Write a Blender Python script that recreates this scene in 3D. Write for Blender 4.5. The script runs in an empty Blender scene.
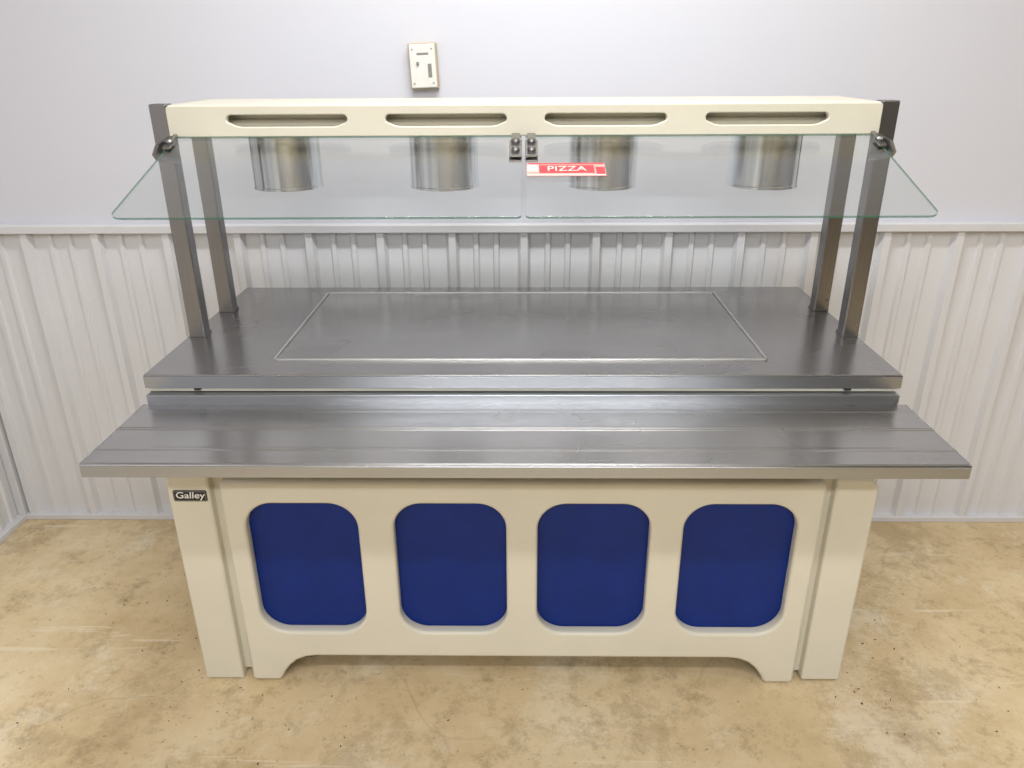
import bpy, bmesh, math, random
from mathutils import Vector, Matrix
random.seed(4)
sc = bpy.context.scene
sc.view_settings.view_transform = 'Standard'
sc.view_settings.look = 'None'

def srgb(r, g, b):
    f = lambda c: (c/255/12.92) if c/255 <= 0.04045 else ((c/255+0.055)/1.055)**2.4
    return (f(r), f(g), f(b), 1)

# ------------------------------------------------------------- materials
def base_mat(name, col, rough=0.5, metal=0.0, spec=0.5):
    m = bpy.data.materials.new(name); m.use_nodes = True
    b = m.node_tree.nodes['Principled BSDF']
    b.inputs['Base Color'].default_value = col
    b.inputs['Roughness'].default_value = rough
    b.inputs['Metallic'].default_value = metal
    b.inputs['Specular IOR Level'].default_value = spec
    return m, m.node_tree.nodes, m.node_tree.links, b

def noise_node(N, L, scale, detail=4, mapscale=(1, 1, 1), rough=0.5, loc=(0, 0, 0), rot=(0, 0, 0)):
    tc = N.new('ShaderNodeTexCoord'); mp = N.new('ShaderNodeMapping')
    mp.inputs['Scale'].default_value = mapscale
    mp.inputs['Location'].default_value = loc
    mp.inputs['Rotation'].default_value = rot
    L.new(tc.outputs['Object'], mp.inputs['Vector'])
    n = N.new('ShaderNodeTexNoise'); n.inputs['Scale'].default_value = scale
    n.inputs['Detail'].default_value = detail; n.inputs['Roughness'].default_value = rough
    L.new(mp.outputs['Vector'], n.inputs['Vector'])
    return n

def ramp(N, L, src, stops):
    r = N.new('ShaderNodeValToRGB')
    els = r.color_ramp.elements
    while len(els) < len(stops): els.new(0.5)
    for e, (p, c) in zip(els, stops):
        e.position = p; e.color = c
    L.new(src, r.inputs['Fac'])
    return r

def mixc(N, L, a, b, fac, mode='MIX'):
    m = N.new('ShaderNodeMix'); m.data_type = 'RGBA'; m.blend_type = mode
    for s, v in ((m.inputs[6], a), (m.inputs[7], b)):
        if isinstance(v, tuple): s.default_value = v
        else: L.new(v, s)
    if isinstance(fac, float): m.inputs[0].default_value = fac
    else: L.new(fac, m.inputs[0])
    return m.outputs[2]

def painted(name, col, rough=0.5, var=0.06, scale=4, bump=0.0, bscale=200, spec=0.5):
    m, N, L, b = base_mat(name, col, rough, 0, spec)
    n = noise_node(N, L, scale, 5)
    lo = tuple(c*(1-var) for c in col[:3])+(1,); hi = tuple(min(1, c*(1+var)) for c in col[:3])+(1,)
    r = ramp(N, L, n.outputs['Fac'], [(0.3, lo), (0.7, hi)])
    L.new(r.outputs['Color'], b.inputs['Base Color'])
    if bump:
        n2 = noise_node(N, L, bscale, 2)
        bp = N.new('ShaderNodeBump'); bp.inputs['Strength'].default_value = bump
        bp.inputs['Distance'].default_value = 0.001
        L.new(n2.outputs['Fac'], bp.inputs['Height']); L.new(bp.outputs['Normal'], b.inputs['Normal'])
    return m

def steel(name, v, rough=0.3, mapscale=(0.25, 130, 130), var=0.05, tint=(1, 0.985, 0.97), smudge=0.06, tangent=None, aniso=0.75, rvar=0.03, sscale=3):
    m, N, L, b = base_mat(name, (v, v, v, 1), rough, 1.0)
    n = noise_node(N, L, 6, 2, mapscale, 0.5)
    lo = tuple(v*(1-var)*t for t in tint)+(1,); hi = tuple(min(1, v*(1+var)*t) for t in tint)+(1,)
    r = ramp(N, L, n.outputs['Fac'], [(0.3, lo), (0.7, hi)])
    n2 = noise_node(N, L, sscale, 3, (1, 1.4, 1), 0.5, (3, 1, 2))
    r2 = ramp(N, L, n2.outputs['Fac'], [(0.3, (1-smudge,)*3+(1,)), (0.7, (1, 1, 1, 1))])
    L.new(mixc(N, L, r.outputs['Color'], r2.outputs['Color'], 1.0, 'MULTIPLY'), b.inputs['Base Color'])
    rr = ramp(N, L, n2.outputs['Fac'], [(0.3, (rough+rvar,)*3+(1,)), (0.7, (rough-rvar*0.6,)*3+(1,))])
    L.new(rr.outputs['Color'], b.inputs['Roughness'])
    if tangent:
        # grain direction: reflections smear across the brushing lines
        cx = N.new('ShaderNodeCombineXYZ')
        for i in range(3): cx.inputs[i].default_value = tangent[i]
        L.new(cx.outputs[0], b.inputs['Tangent'])
        b.inputs['Anisotropic'].default_value = aniso
    return m

M_steel = steel('brushed_steel_top', 0.43, 0.26, tangent=(0, 1, 0.02), aniso=0.6, tint=(1, 0.98, 0.975))
M_steel_plate = steel('brushed_steel_hot_plate', 0.50, 0.25, smudge=0.22, tangent=(0, 1, 0.02), aniso=0.55, rvar=0.05, sscale=3, tint=(1, 0.985, 0.965))
M_steel_tray = steel('brushed_steel_tray', 0.53, 0.26, smudge=0.10, tangent=(0, 1, 0.02), aniso=0.6)
M_steel_edge = steel('brushed_steel_edge', 0.47, 0.30, tint=(0.9, 0.95, 1.04), tangent=(0, 0.02, 1))
M_post = steel('post_metal', 0.27, 0.34, (60, 60, 0.6), tint=(1, 0.97, 0.95))
M_lamp = steel('heat_lamp_steel', 0.68, 0.20, (5, 5, 0.02), var=0.45, tint=(0.94, 0.98, 1.05), smudge=0.02, tangent=(0, 0.01, 1), aniso=0.85)  # strong light and dark bands in the colour stand in for reflections
M_lampin = steel('heat_lamp_inner', 0.35, 0.4, (1, 1, 1))
M_chrome = steel('bracket_metal', 0.35, 0.3, (1, 1, 1))
M_dark, *_ = base_mat('black_plastic', (0.012, 0.012, 0.013, 1), 0.45)
M_gasket = steel('groove_bead', 0.66, 0.35, (1, 1, 1))
M_cream = painted('cream_fiberglass', srgb(219, 215, 199), 0.36, 0.03, 5, 0.2, 260)
M_cream_hood = painted('cream_hood', srgb(212, 207, 189), 0.38, 0.035, 6, 0.12, 260)
M_blue = painted('blue_laminate', srgb(10, 42, 120), 0.4, 0.08, 14, 0.0, 400, spec=0.25)
M_wall = painted('painted_drywall', srgb(211, 212, 219), 0.7, 0.012, 1.2, 0.1, 120)
M_wall_dim = painted('far_wall_darkened', srgb(105, 104, 105), 0.8, 0.02, 1.2)  # unseen walls, colour darkened to give the lamp steel dark reflections
M_rib = painted('ribbed_metal_panel', srgb(217, 217, 219), 0.33, 0.02, 3)
M_trim = painted('white_metal_trim', srgb(213, 213, 215), 0.35, 0.02, 8)
M_ceil = painted('ceiling_paint', srgb(225, 225, 225), 0.85, 0.01)
M_box = painted('box_ivory', srgb(228, 227, 220), 0.45, 0.02, 30)
M_boxedge = painted('box_brass_edge', srgb(186, 168, 132), 0.4, 0.05, 30)
M_grey = painted('grey_plastic', srgb(135, 133, 128), 0.5, 0.05, 30)
M_white = painted('white_ink', srgb(240, 240, 236), 0.5, 0.01)
M_red = painted('red_sign', srgb(214, 52, 60), 0.4, 0.12, 30)
M_pink = painted('pink_tape', srgb(240, 150, 138), 0.45, 0.14, 40)
M_pale = painted('pale_tape', srgb(238, 205, 195), 0.45, 0.08, 40)
M_debris = painted('dry_leaf_bits', srgb(70, 72, 42), 0.8, 0.4, 60)
M_fix = painted('fixture_white', srgb(235, 235, 235), 0.5, 0.01)

# glass (plain transparent + fresnel reflection, same on both sides) and green polished edge
M_glass = bpy.data.materials.new('clear_glass'); M_glass.use_nodes = True
N = M_glass.node_tree.nodes; L = M_glass.node_tree.links; N.clear()
o = N.new('ShaderNodeOutputMaterial'); mx = N.new('ShaderNodeMixShader')
tr = N.new('ShaderNodeBsdfTransparent'); tr.inputs['Color'].default_value = (0.962, 0.976, 0.968, 1)
gl = N.new('ShaderNodeBsdfGlossy'); gl.inputs['Roughness'].default_value = 0.02
fr = N.new('ShaderNodeFresnel')
geo = N.new('ShaderNodeNewGeometry'); mr = N.new('ShaderNodeMapRange')
mr.inputs['To Min'].default_value = 1.36; mr.inputs['To Max'].default_value = 1/1.36
L.new(geo.outputs['Backfacing'], mr.inputs['Value']); L.new(mr.outputs['Result'], fr.inputs['IOR'])
L.new(fr.outputs[0], mx.inputs[0]); L.new(tr.outputs[0], mx.inputs[1]); L.new(gl.outputs[0], mx.inputs[2])
L.new(mx.outputs[0], o.inputs['Surface'])
M_gedge = bpy.data.materials.new('green_glass_edge'); M_gedge.use_nodes = True
N = M_gedge.node_tree.nodes; L = M_gedge.node_tree.links
b = N['Principled BSDF']; b.inputs['Base Color'].default_value = srgb(60, 118, 102); b.inputs['Roughness'].default_value = 0.12
o = N['Material Output']; mx = N.new('ShaderNodeMixShader'); mx.inputs[0].default_value = 0.65
tr = N.new('ShaderNodeBsdfTransparent'); tr.inputs['Color'].default_value = (0.8, 0.9, 0.85, 1)
L.new(tr.outputs[0], mx.inputs[1]); L.new(b.outputs[0], mx.inputs[2]); L.new(mx.outputs[0], o.inputs['Surface'])

# floor
M_floor, N, L, b = base_mat('painted_concrete', srgb(205, 184, 142), 0.55)
n1 = noise_node(N, L, 1.6, 9, rough=0.72)
r1 = ramp(N, L, n1.outputs['Fac'], [(0.32, srgb(190, 165, 122)), (0.5, srgb(212, 190, 150)), (0.68, srgb(226, 209, 176))])
n2 = noise_node(N, L, 9, 10, rough=0.82, loc=(5, 2, 0))
r2 = ramp(N, L, n2.outputs['Fac'], [(0.34, (0.60, 0.57, 0.52, 1)), (0.48, (1, 1, 1, 1))])
c = mixc(N, L, r1.outputs['Color'], r2.outputs['Color'], 0.85, 'MULTIPLY')
n3 = noise_node(N, L, 2.5, 9, rough=0.8, loc=(9, 4, 1))
r3 = ramp(N, L, n3.outputs['Fac'], [(0.53, (0, 0, 0, 1)), (0.62, (0.5, 0.5, 0.5, 1))])
c = mixc(N, L, c, srgb(231, 220, 196), r3.outputs['Color'])
# worn brown stains
ns = noise_node(N, L, 1.5, 9, (1, 1, 1), 0.78, (11, 3, 0))
rs = ramp(N, L, ns.outputs['Fac'], [(0.52, (0, 0, 0, 1)), (0.58, (0.42, 0.42, 0.42, 1)), (0.75, (0.2, 0.2, 0.2, 1))])
c = mixc(N, L, c, srgb(158, 134, 96), rs.outputs['Color'])
# pale thin scrape marks
ns = noise_node(N, L, 2.2, 4, (0.7, 9.0, 1), 0.6, (4, 9, 0), (0, 0, 0.55))
rs = ramp(N, L, ns.outputs['Fac'], [(0.64, (0, 0, 0, 1)), (0.69, (0.4, 0.4, 0.4, 1))])
c = mixc(N, L, c, srgb(236, 226, 202), rs.outputs['Color'])
tc = N.new('ShaderNodeTexCoord')
n4 = noise_node(N, L, 2.0, 3)
add = N.new('ShaderNodeMix'); add.data_type = 'RGBA'; add.inputs[0].default_value = 0.22
L.new(tc.outputs['Object'], add.inputs[6]); L.new(n4.outputs['Color'], add.inputs[7])
vo = N.new('ShaderNodeTexVoronoi'); vo.feature = 'DISTANCE_TO_EDGE'; vo.inputs['Scale'].default_value = 1.3
L.new(add.outputs[2], vo.inputs['Vector'])
rv = ramp(N, L, vo.outputs['Distance'], [(0.0, (1, 1, 1, 1)), (0.004, (0, 0, 0, 1))])
n5 = noise_node(N, L, 1.7, 2, loc=(2, 7, 0))
r5 = ramp(N, L, n5.outputs['Fac'], [(0.45, (0, 0, 0, 1)), (0.6, (0.28, 0.28, 0.28, 1))])
mk = mixc(N, L, rv.outputs['Color'], r5.outputs['Color'], 1.0, 'MULTIPLY')
c = mixc(N, L, c, srgb(150, 128, 92), mk)
n6 = noise_node(N, L, 55, 4, rough=0.75)
r6 = ramp(N, L, n6.outputs['Fac'], [(0.28, (0.5, 0.45, 0.38, 1)), (0.39, (1, 1, 1, 1))])
c = mixc(N, L, c, r6.outputs['Color'], 0.85, 'MULTIPLY')
L.new(c, b.inputs['Base Color'])
bp = N.new('ShaderNodeBump'); bp.inputs['Strength'].default_value = 0.25; bp.inputs['Distance'].default_value = 0.003
L.new(n2.outputs['Fac'], bp.inputs['Height']); L.new(bp.outputs['Normal'], b.inputs['Normal'])

# ------------------------------------------------------------- helpers
def link(ob, parent=None):
    sc.collection.objects.link(ob)
    if parent: ob.parent = parent
    return ob

def mesh_obj(name, verts, faces, mat, parent=None, smooth=False):
    me = bpy.data.meshes.new(name); me.from_pydata(verts, [], faces); me.update()
    bm = bmesh.new(); bm.from_mesh(me); bmesh.ops.recalc_face_normals(bm, faces=bm.faces); bm.to_mesh(me); bm.free()
    if mat: me.materials.append(mat)
    if smooth:
        for p in me.polygons: p.use_smooth = True
    return link(bpy.data.objects.new(name, me), parent)

def box(name, x0, x1, y0, y1, z0, z1, mat, parent=None, bev=0.0, seg=3):
    cx, cy, cz = (x0+x1)/2, (y0+y1)/2, (z0+z1)/2
    bm = bmesh.new(); bmesh.ops.create_cube(bm, size=1)
    bmesh.ops.scale(bm, vec=(x1-x0, y1-y0, z1-z0), verts=bm.verts)
    if bev: bmesh.ops.bevel(bm, geom=bm.edges[:], offset=bev, segments=seg, profile=0.5, affect='EDGES')
    me = bpy.data.meshes.new(name); bm.to_mesh(me); bm.free()
    me.materials.append(mat)
    ob = bpy.data.objects.new(name, me); ob.location = (cx, cy, cz)
    return link(ob, parent)

def rrect(cx, cy, w, h, r, n=8, corners=(1, 1, 1, 1)):
    """ccw, corners order BL, BR, TR, TL ; r multiplied by flag"""
    pts = []
    cs = [(-1, -1, 180), (1, -1, 270), (1, 1, 0), (-1, 1, 90)]
    for (sx, sy, a0), k in zip(cs, corners):
        rr = r*k
        if rr <= 1e-6: pts.append((cx+sx*w/2, cy+sy*h/2)); continue
        ox, oy = cx+sx*(w/2-rr), cy+sy*(h/2-rr)
        for i in range(n+1):
            a = math.radians(a0+90*i/n)
            pts.append((ox+rr*math.cos(a), oy+rr*math.sin(a)))
    return pts

def plate(name, loops, thick, mat, parent, loc, rot=(math.pi/2, 0, 0), bev=0.0, res=3):
    """flat shape in local XY, extruded in local Z. rot 90 about X puts local Y up and +Z toward -Y (viewer)"""
    cu = bpy.data.curves.new(name, 'CURVE'); cu.dimensions = '2D'; cu.fill_mode = 'BOTH'
    for lp in loops:
        s = cu.splines.new('POLY'); s.points.add(len(lp)-1)
        for p, q in zip(s.points, lp): p.co = (q[0], q[1], 0, 1)
        s.use_cyclic_u = True
    cu.extrude = thick/2-bev; cu.bevel_depth = bev; cu.bevel_resolution = res; cu.offset = -bev
    tmp = bpy.data.objects.new(name+'_tmp', cu); sc.collection.objects.link(tmp)
    dg = bpy.context.evaluated_depsgraph_get()
    me = bpy.data.meshes.new_from_object(tmp.evaluated_get(dg))
    bpy.data.objects.remove(tmp); bpy.data.curves.remove(cu)
    me.materials.clear(); me.materials.append(mat)
    me.name = name
    ob = bpy.data.objects.new(name, me); ob.location = loc; ob.rotation_euler = rot
    return link(ob, parent)

def text(name, s, size, mat, parent, loc, rot, extrude=0.0004, shear=0, offset=0.0, sx=1.0):
    cu = bpy.data.curves.new(name, 'FONT'); cu.body = s; cu.size = size; cu.extrude = extrude
    cu.align_x = 'CENTER'; cu.align_y = 'CENTER'; cu.shear = shear; cu.offset = offset
    tmp = bpy.data.objects.new(name+'_tmp', cu); sc.collection.objects.link(tmp)
    dg = bpy.context.evaluated_depsgraph_get()
    me = bpy.data.meshes.new_from_object(tmp.evaluated_get(dg))
    bpy.data.objects.remove(tmp); bpy.data.curves.remove(cu)
    me.materials.clear(); me.materials.append(mat)
    ob = bpy.data.objects.new(name, me); ob.location = loc; ob.rotation_euler = rot; ob.scale = (sx, 1, 1)
    return link(ob, parent)

def lathe(name, prof, mat, parent, loc, rot=(0, 0, 0), n=64, smooth=True):
    vs, fs = [], []
    for i in range(n):
        a = 2*math.pi*i/n
        for r, z in prof: vs.append((r*math.cos(a), r*math.sin(a), z))
    m = len(prof)
    for i in range(n):
        j = (i+1) % n
        for k in range(m-1):
            fs.append((i*m+k, j*m+k, j*m+k+1, i*m+k+1))
    ob = mesh_obj(name, vs, fs, mat, parent)
    for p in ob.data.polygons: p.use_smooth = smooth
    if smooth:
        ob.data.set_sharp_from_angle(angle=math.radians(35))
    ob.location = loc; ob.rotation_euler = rot
    return ob

def empty(name):
    e = bpy.data.objects.new(name, None); e.empty_display_size = 0.1
    return link(e)

# ------------------------------------------------------------- room
WY = 2.447; LX = -1.885; RX = 4.2; FY = -4.0; CZ = 2.95
box('floor', LX-0.1, RX+0.1, FY-0.1, WY+0.1, -0.1, 0, M_floor)
box('wall_back', LX-0.1, RX+0.1, WY, WY+0.1, 0, CZ, M_wall)
box('wall_left', LX-0.1, LX, FY, WY, 0, CZ, M_wall)
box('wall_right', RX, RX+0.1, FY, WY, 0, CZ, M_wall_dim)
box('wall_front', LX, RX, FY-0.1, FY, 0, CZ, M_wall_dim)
box('ceiling', LX-0.1, RX+0.1, FY-0.1, WY+0.1, CZ, CZ+0.1, M_ceil)

def ribbed(name, length, z0, z1, mat, mapping):
    P = 0.229
    x = 0.02
    pts = [(0, 0)]
    while x < length:
        for (dx, d) in ((0, 0), (0.009, 0), (0.019, 0.021), (0.041, 0.021), (0.051, 0),
                        (0.094, 0), (0.099, 0.008), (0.112, 0.008), (0.117, 0),
                        (0.158, 0), (0.163, 0.008), (0.176, 0.008), (0.181, 0)):
            pts.append((min(x+dx, length), d))
        x += P
    pts.append((length, 0))
    clean = []
    for p in pts:
        if not clean or p[0] > clean[-1][0]+1e-5: clean.append(p)
    vs = []; fs = []
    for (x, d) in clean:
        px, py = mapping(x, d)
        vs += [(px, py, z0), (px, py, z1)]
    for i in range(len(clean)-1):
        fs.append((2*i, 2*i+2, 2*i+3, 2*i+1))
    me = bpy.data.meshes.new(name); me.from_pydata(vs, [], fs); me.materials.append(mat)
    return link(bpy.data.objects.new(name, me))

ZR = 1.073
ribbed('wainscot_back', RX-LX-0.01, 0.001, ZR, M_rib, lambda x, d: (LX+0.005+x, WY-0.003-d))
ribbed('wainscot_left', WY-FY-0.04, 0.001, ZR, M_rib, lambda x, d: (LX+0.003+d, FY+0.005+x))
box('trim_1', LX, RX, WY-0.034, WY, ZR-0.002, ZR+0.024, M_trim, bev=0.003)
box('trim_2', LX, LX+0.034, FY, WY-0.03, ZR-0.002, ZR+0.024, M_trim, bev=0.003)
box('baseboard_back', LX+0.026, RX, WY-0.030, WY, 0, 0.022, M_trim, bev=0.003)
box('baseboard_left', LX, LX+0.030, FY, WY, 0, 0.022, M_trim, bev=0.003)
box('trim_3', LX, LX+0.03, WY-0.03, WY, 0.022, ZR, M_trim, bev=0.003)

# ------------------------------------------------------------- counter
C = empty('buffet_serving_counter')
XL, XR = -0.880, 0.865
# countertop slab with turned-down edge
box('countertop', XL, XR, 1.629, 2.355, 0.879, 0.912, M_steel, C, 0.003)
box('countertop_front_edge', XL+0.001, XR-0.001, 1.6265, 1.6285, 0.8795, 0.9085, M_steel_edge, C, 0.0006, 2)
# hot plate inset with raised bead frame
hx0, hx1, hy0, hy1 = -0.605, 0.585, 1.718, 2.287
box('hot_plate', hx0+0.008, hx1-0.008, hy0+0.008, hy1-0.008, 0.9115, 0.9135, M_steel_plate, C, 0.0008)
fr_o = rrect((hx0+hx1)/2, (hy0+hy1)/2, hx1-hx0, hy1-hy0, 0.012)
fr_i = rrect((hx0+hx1)/2, (hy0+hy1)/2, hx1-hx0-0.012, hy1-hy0-0.012, 0.008)
plate('hot_plate_bead', [fr_o, fr_i], 0.006, M_gasket, C, (0, 0, 0.9135), (0, 0, 0), 0.0015)
# cream upper rail + steel apron
box('upper_rail', XL+0.003, XR-0.003, 1.636, 2.34, 0.868, 0.8785, M_cream, C, 0.002)
box('steel_apron', XL+0.003, XR-0.003, 1.618, 1.645, 0.836, 0.866, M_steel_edge, C, 0.003)
for sx in (-1, 1):
    cx = sx*0.752-0.007
    box('bumper_%d' % (sx+2), cx-0.008, cx+0.008, 1.628, 1.637, 0.873, 0.8785, M_dark, C, 0.002)
# tray slide: profile in (y,z) extruded in x
prof = [(1.620, 0.812), (1.620, 0.842)]
def bead(y, wd=0.009, h=0.0012):
    return [(y+wd, 0.842), (y+wd*0.5, 0.842+h*0.8), (y, 0.842+h), (y-wd*0.5, 0.842+h*0.8), (y-wd, 0.842)]
for yb in (1.585, 1.500, 1.490, 1.400): prof += bead(yb, 0.0045 if 1.48 < yb < 1.51 else 0.009)
prof += [(1.340, 0.842), (1.3355, 0.8405), (1.334, 0.837), (1.334, 0.814), (1.336, 0.812), (1.345, 0.812), (1.345, 0.830), (1.61, 0.830), (1.61, 0.812)]
X0, X1 = -0.887, 0.880
n = len(prof)
vs = [(X0, y, z) for y, z in prof]+[(X1, y, z) for y, z in prof]
fs = [(i, (i+1) % n, (i+1) % n+n, i+n) for i in range(n)]
fs += [tuple(range(n)), tuple(range(2*n-1, n-1, -1))]
mesh_obj('tray_slide', vs, fs, M_steel_tray, C)
box('tray_slide_front_edge', X0+0.001, X1-0.001, 1.3325, 1.3345, 0.8125, 0.838, M_steel_edge, C, 0.0006, 1)
for i, xx in enumerate((X0, X1-0.003)):
    box('tray_slide_end_%d' % (i+1), xx, xx+0.003, 1.336, 1.62, 0.812, 0.8425, M_steel_edge, C, 0.0008, 1)
# tray brackets
for i, xx in enumerate((-0.62, 0.0, 0.62)):
    vs = []
    for x in (xx-0.012, xx+0.012):
        vs += [(x, 1.36, 0.829), (x, 1.66, 0.829), (x, 1.66, 0.70), (x, 1.63, 0.70)]
    mesh_obj('tray_bracket_%d' % (i+1), vs, [(0, 1, 2, 3), (7, 6, 5, 4), (0, 4, 5, 1), (1, 5, 6, 2), (2, 6, 7, 3), (3, 7, 4, 0)], M_chrome, C)
# body core
box('body_core', -0.845, 0.840, 1.662, 2.335, 0.11, 0.869, M_cream, C, 0.008)
box('upper_front_strip', -0.84, 0.83, 1.640, 1.664, 0.645, 0.835, M_cream, C, 0.002)

# moulded front panel with openings and arched foot cutout
zt = 0.634
out = [(-0.746, 0.012), (-0.738, 0.004), (-0.672, 0.004), (-0.664, 0.010)]
def arc(cx, cz, r, a0, a1, k=8):
    return [(cx+r*math.cos(math.radians(a0+(a1-a0)*i/k)), cz+r*math.sin(math.radians(a0+(a1-a0)*i/k))) for i in range(k+1)]
out += [(-0.655, 0.030), (-0.638, 0.054), (-0.617, 0.073), (-0.590, 0.085), (-0.560, 0.089)]
out += [(0.550, 0.089), (0.580, 0.085), (0.607, 0.073), (0.628, 0.054), (0.645, 0.030), (0.654, 0.010)]
out += [(0.662, 0.004), (0.728, 0.004), (0.736, 0.012), (0.736, zt-0.008), (0.728, zt), (-0.738, zt), (-0.746, zt-0.008)]
holes = []
cxs = (-0.5555, -0.184, 0.176, 0.540)
for cx in cxs:
    holes.append(rrect(cx, 0.371, 0.281, 0.398, 0.072, 12)[::-1])
plate('front_panel', [out]+holes, 0.034, M_cream, C, (0, 1.637, 0), bev=0.009, res=4)
for i, cx in enumerate(cxs):
    plate('blue_insert_%d' % (i+1), [rrect(cx, 0.371, 0.31, 0.42, 0.08, 10)], 0.006, M_blue, C, (0, 1.6535, 0))
# corner posts (moulded)
lp = rrect(-0.8265, 0.325, 0.105, 0.650, 0.03, 8, (0.2, 0.2, 0.2, 0.6))
plate('corner_post_left', [lp], 0.10, M_cream, C, (0, 1.677, 0), bev=0.007)
lp = rrect(0.812, 0.325, 0.104, 0.634, 0.035, 8, (0.2, 0.2, 1, 0.2))
plate('corner_post_right', [lp], 0.10, M_cream, C, (0, 1.677, 0), bev=0.007)
for i, (a, b_) in enumerate(((-0.776, -0.744), (0.735, 0.762))):
    box('corner_groove_%d' % (i+1), a, b_, 1.652, 1.668, 0.02, 0.64, M_cream, C, 0.001)
box('side_panel_left', -0.876, -0.85, 1.72, 2.335, 0.03, 0.80, M_cream, C, 0.008)
box('side_panel_right', 0.84, 0.862, 1.72, 2.335, 0.03, 0.80, M_cream, C, 0.008)
# casters
for i, (x, y) in enumerate(((-0.70, 1.80), (0.70, 1.80), (-0.70, 2.22), (0.70, 2.22))):
    lathe('caster_wheel_%d' % (i+1), [(0.012, -0.015), (0.046, -0.015), (0.05, -0.011), (0.05, 0.011), (0.046, 0.015), (0.012, 0.015), (0.012, -0.015)], M_dark, C, (x, y, 0.05), (0, math.pi/2, 0), 32)
    box('caster_fork_%d' % (i+1), x-0.022, x+0.022, y-0.02, y+0.02, 0.101, 0.132, M_chrome, C, 0.003)
    for s in (-1, 1):
        box('caster_arm_%d_%d' % (i+1, s+2), x+s*0.020-0.002, x+s*0.020+0.002, y-0.012, y+0.012, 0.04, 0.108, M_chrome, C)
# maker label
lx = -0.823
plate('maker_label', [rrect(lx, 0.5905, 0.083, 0.030, 0.004, 4)], 0.003, M_dark, C, (0, 1.6258, 0))
plate('maker_label_border', [rrect(lx, 0.5905, 0.079, 0.026, 0.003, 4), rrect(lx, 0.5905, 0.0765, 0.0235, 0.002, 4)[::-1]], 0.0006, M_grey, C, (0, 1.6240, 0))
text('maker_label_text', 'Galley', 0.025, M_white, C, (lx, 1.6240, 0.592), (math.pi/2, 0, 0), 0.0004, 0.1, 0.0002, 1.15)

# posts
for tag, x0 in (('left', -0.874), ('right', 0.824)):
    for nm, y0 in (('front', 1.888), ('back', 2.100)):
        box('post_%s_%s' % (tag, nm), x0, x0+0.041, y0, y0+0.038, 0.905, 1.486 if nm == 'front' else 1.47, M_post, C, 0.003)
        box('post_foot_%s_%s' % (tag, nm), x0-0.0005, x0+0.0415, y0-0.001, y0+0.044, 0.9121, 0.918, M_post, C, 0.001)
        lathe('post_screw_%s_%s' % (tag, nm), [(0.0001, 0.002), (0.003, 0.0015), (0.0035, 0)], M_chrome, C, (x0+0.033, y0, 0.945), (math.pi/2, 0, 0), 16)
# hood / overshelf
ZB, ZT = 1.412, 1.484
HL, HR = -0.832, 0.824
box('hood_top', HL, HR, 1.888, 2.16, ZT-0.012, ZT, M_cream_hood, C, 0.005)
box('hood_back', HL, HR, 2.145, 2.16, ZB, ZT-0.006, M_cream_hood, C, 0.004)
box('hood_bottom', HL+0.002, HR-0.002, 1.90, 2.15, ZB+0.002, ZB+0.010, M_cream_hood, C, 0.002)
for i, xx in enumerate((HL+0.007, HR-0.007)):
    box('hood_end_%d' % (i+1), xx-0.006, xx+0.006, 1.90, 2.15, ZB+0.002, ZT-0.006, M_cream_hood, C, 0.002)
slots = []
sl_c = (-0.5515, -0.18, 0.19, 0.562)
for cx in sl_c:
    hw = 0.141
    s = []
    s += arc(cx-hw+0.010, 1.452, 0.010, 90, 215, 6)
    s += [(cx-hw+0.022, 1.4375), (cx-hw+0.035, 1.4355), (cx+hw-0.035, 1.4355), (cx+hw-0.022, 1.4375)]
    s += arc(cx+hw-0.010, 1.452, 0.010, -35, 90, 6)
    slots.append(s[::-1])
face = rrect((HL+HR)/2, (ZB+ZT)/2, HR-HL, ZT-ZB-0.002, 0.010, 5, (0.4, 0.4, 1, 1))
plate('hood_front', [face]+slots, 0.020, M_cream_hood, C, (0, 1.889, 0), bev=0.003, res=4)
# sloping scoop behind the grips
vs = []
for x in (HL+0.02, HR-0.02):
    vs += [(x, 1.905, ZB+0.012), (x, 1.899, 1.436), (x, 1.925, 1.452), (x, 1.925, ZT-0.013), (x, 1.935, ZT-0.013), (x, 1.935, ZB+0.012)]
k = 6
mesh_obj('hood_grip_scoop', vs, [(i, (i+1) % k, (i+1) % k+k, i+k) for i in range(k)]+[tuple(range(k)), tuple(range(2*k-1, k-1, -1))], M_cream_hood, C)

# heat lamps
for i, x in enumerate((-0.608, -0.203, 0.202, 0.612)):
    H = empty('heat_lamp_%d' % (i+1)); H.parent = C; H.location = (x, 2.03, 0)
    lathe('shade', [(0.0865, 1.411), (0.0865, 1.283), (0.0880, 1.281), (0.0880, 1.276), (0.0850, 1.275), (0.0845, 1.279), (0.0845, 1.408)], M_lamp, H, (0, 0, 0), n=96)
    lathe('collar', [(0.084, 1.412), (0.093, 1.412), (0.093, 1.407), (0.086, 1.405)], M_chrome, H, (0, 0, 0), n=96)
    lathe('reflector', [(0.083, 1.30), (0.06, 1.36), (0.025, 1.39), (0.001, 1.392)], M_lampin, H, (0, 0, 0), n=64)
    lathe('bulb', [(0.001, 1.305), (0.022, 1.309), (0.036, 1.325), (0.036, 1.34), (0.018, 1.375), (0.014, 1.391)], M_white, H, (0, 0, 0), n=32)

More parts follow.
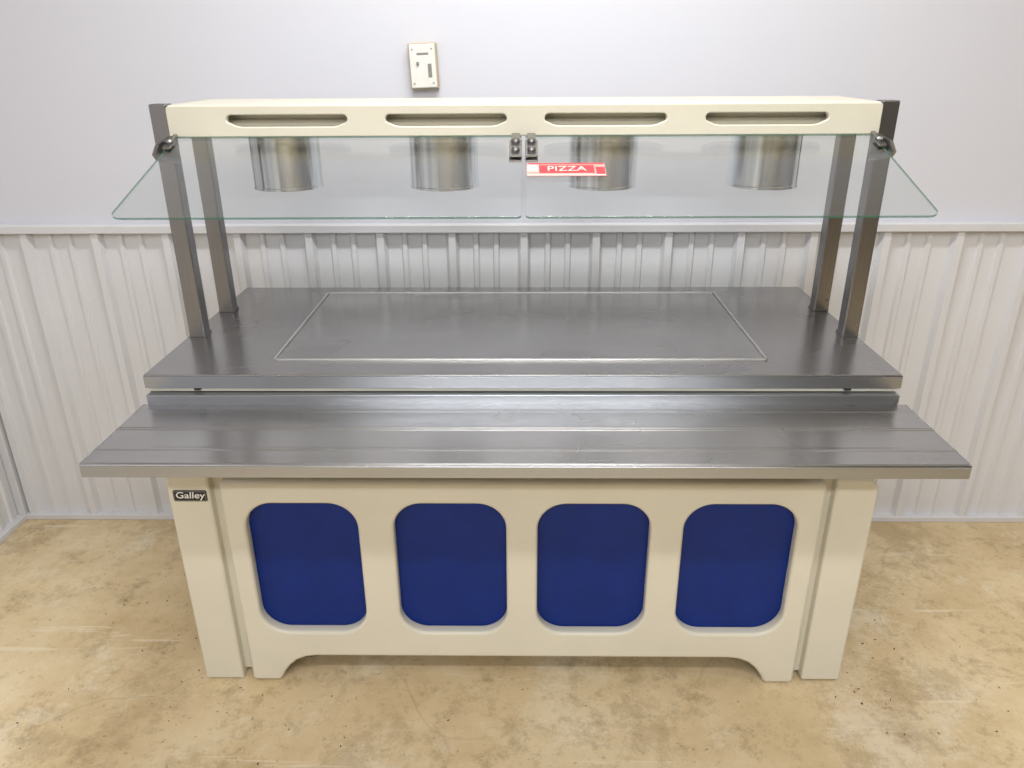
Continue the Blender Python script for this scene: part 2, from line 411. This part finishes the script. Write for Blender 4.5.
# sneeze guard glass
ang = math.atan2(0.114, 0.363)
ct, st = math.cos(ang), math.sin(ang)
TOP = Vector((0, 1.880, 1.412)); Lg = 0.391
def gp(x, s, d=0.0):
    """point on glass: s metres down the slope from the top, d above surface"""
    return Vector((x, TOP.y-ct*s-st*d, TOP.z-st*s+ct*d))
GX0, GX1 = -0.818, 0.810
for tag, xa, xb in (('left', GX0, -0.004), ('right', 0.004, GX1)):
    cn = (1, 0.35, 0.35, 0.35) if tag == 'left' else (0.35, 1, 0.35, 0.35)
    lp = rrect((xa+xb)/2, -Lg/2, xb-xa, Lg, 0.026, 10, cn)
    g = plate('glass_pane_'+tag, [lp], 0.005, M_glass, C, TOP, (ang, 0, 0), bev=0.0005, res=1)
    bm = bmesh.new(); bm.from_mesh(g.data); bmesh.ops.remove_doubles(bm, verts=bm.verts, dist=1e-5)
    bmesh.ops.recalc_face_normals(bm, faces=bm.faces); bm.to_mesh(g.data); bm.free()
    g.data.materials.append(M_gedge)
    for p in g.data.polygons:
        p.use_smooth = False
        if abs(p.normal.z) < 0.9: p.material_index = 1
def clamp(name, x, s, w_, h_, bolts):
    G = empty(name); G.parent = C
    G.location = gp(x, s); G.rotation_euler = (ang, 0, 0)
    for side in (1, -1):
        box('clamp_plate', -w_/2, w_/2, -h_/2, h_/2, side*0.006-0.0025, side*0.006+0.0025, M_chrome, G, 0.0015)
    for (bx, by) in bolts:
        lathe('bolt', [(0.0001, 0.018), (0.006, 0.018), (0.0095, 0.014), (0.0095, 0.0085), (0.0001, 0.0085)], M_post, G, (bx, by, 0), n=20)
    box('clamp_arm', -w_/2+0.004, w_/2-0.004, h_/2-0.012, h_/2+0.03, 0.004, 0.012, M_chrome, G, 0.002)
clamp('glass_clamp_left', -0.018, 0.080, 0.028, 0.085, [(0, 0.026), (0, -0.020)])
clamp('glass_clamp_right', 0.018, 0.080, 0.028, 0.085, [(0, 0.026), (0, -0.020)])
clamp('glass_clamp_end_left', GX0+0.004, 0.055, 0.018, 0.040, [(0.0, 0.006)])
clamp('glass_clamp_end_right', GX1-0.004, 0.055, 0.018, 0.040, [(0.0, 0.006)])
for xa, tag in ((-0.833, 'left'), (0.824, 'right')):
    vs = []
    for x in (xa, xa+(0.007 if tag == 'left' else -0.007)):
        vs += [(x, 1.90, 1.42), (x, 1.80, 1.405), (x, 1.775, 1.385), (x, 1.79, 1.372), (x, 1.90, 1.35)]
    mesh_obj('hinge_plate_'+tag, vs, [(0, 1, 2, 3, 4), (9, 8, 7, 6, 5), (0, 5, 6, 1), (1, 6, 7, 2), (2, 7, 8, 3), (3, 8, 9, 4), (4, 9, 5, 0)], M_chrome, C)

# pizza sign on glass
S = empty('pizza_sign'); S.location = gp(0.0915, 0.186, 0.0042); S.rotation_euler = (ang, 0, math.radians(0.3))
box('tape_backing', -0.084, 0.084, -0.031, 0.031, -0.0005, 0.0005, M_pink, S)
box('red_band', -0.058, 0.060, -0.018, 0.019, 0.0006, 0.001, M_red, S)
box('tape_end_left', -0.083, -0.060, -0.010, 0.022, 0.0006, 0.0010, M_pale, S)
box('tape_end_right', 0.064, 0.083, -0.024, 0.010, 0.0006, 0.0010, M_red, S)
box('tape_edge_top', -0.083, 0.083, 0.024, 0.030, 0.0006, 0.0009, M_red, S)
box('tape_edge_bottom', -0.083, 0.083, -0.030, -0.025, 0.0006, 0.0009, M_pale, S)
text('pizza_letters', 'PIZZA', 0.033, M_pale, S, (0.001, 0.0005, 0.0014), (0, 0, 0), 0.0002, 0, 0.0, 0.95)

# wall control box
B = empty('wall_control_box'); B.location = (-0.292, WY, 1.558); B.rotation_euler = (0, math.radians(-2.0), 0)
box('back_box', -0.0405, 0.0405, -0.030, 0.0, -0.062, 0.062, M_boxedge, B, 0.002)
box('face_plate', -0.0375, 0.0375, -0.036, -0.029, -0.059, 0.059, M_box, B, 0.003)
box('upper_label', -0.016, 0.018, -0.0365, -0.0358, 0.030, 0.036, M_grey, B, 0.0002)
box('lower_label', 0.014, 0.025, -0.0375, -0.0358, -0.030, 0.006, M_grey, B, 0.0005)
box('toggle', -0.018, -0.011, -0.042, -0.0358, 0.004, 0.012, M_grey, B, 0.001)
for i, (x, z) in enumerate(((-0.028, 0.046), (0.028, 0.046), (-0.028, -0.046), (0.028, -0.046))):
    lathe('screw_%d' % (i+1), [(0.0001, 0.0022), (0.002, 0.0018), (0.0025, 0)], M_chrome, B, (x, -0.036, z), (math.pi/2, 0, 0), 16)

# floor debris - one mesh of tiny flakes
vs, fs = [], []
def flake(x, y, s):
    a = random.random()*6.28; k = random.uniform(0.25, 0.6); b0 = len(vs)
    for q in range(5):
        t = a+q*2*math.pi/5
        ux, uy = math.cos(t)*s, math.sin(t)*s*k
        vs.append((x+ux*math.cos(a)-uy*math.sin(a), y+ux*math.sin(a)+uy*math.cos(a), 0.0012+random.uniform(0, 0.0015)))
    fs.append(tuple(range(b0, b0+5)))
for _ in range(70): flake(random.gauss(-1.0, 0.25), random.gauss(1.72, 0.18), random.uniform(0.001, 0.0045))
for _ in range(70): flake(random.uniform(-1.5, 1.5), random.uniform(1.2, 1.6), random.uniform(0.001, 0.0045))
for _ in range(40): flake(random.gauss(1.15, 0.2), random.gauss(1.6, 0.2), random.uniform(0.001, 0.005))
mesh_obj('floor_debris', vs, fs, M_debris)

# ------------------------------------------------------------- lights
def fixture(x, y, length, power):
    F = empty('fluorescent_light'); F.location = (x, y, CZ)
    box('housing', -length/2, length/2, -0.09, 0.09, -0.05, 0.0, M_fix, F, 0.004)
    ld = bpy.data.lights.new('tubes', 'AREA'); ld.shape = 'RECTANGLE'; ld.size = length-0.05; ld.size_y = 0.16
    ld.energy = power; ld.color = (0.985, 0.99, 1.0)
    lo = bpy.data.objects.new('tubes', ld); lo.location = (0, 0, -0.055); link(lo, F)
fixture(0.05, 1.45, 1.3, 38)
fixture(0.1, -0.2, 2.4, 34)
fixture(0.1, -1.7, 2.4, 92)
fixture(2.9, 0.4, 1.2, 20)
wd = bpy.data.worlds.new('World'); sc.world = wd; wd.use_nodes = True
wd.node_tree.nodes['Background'].inputs['Color'].default_value = (0.9, 0.93, 1, 1)
wd.node_tree.nodes['Background'].inputs['Strength'].default_value = 0.3

# ------------------------------------------------------------- camera
cam = bpy.data.cameras.new('camera'); co = bpy.data.objects.new('camera', cam); link(co)
cam.sensor_width = 36; cam.lens = 769/1024*36; cam.clip_start = 0.02
R = Matrix.Rotation(math.radians(0.93), 4, 'Z') @ Matrix.Rotation(math.radians(90-23.2), 4, 'X') @ Matrix.Rotation(-0.0061, 4, 'Z')
co.matrix_world = Matrix.Translation((0, 0, 1.588)) @ R
sc.camera = co
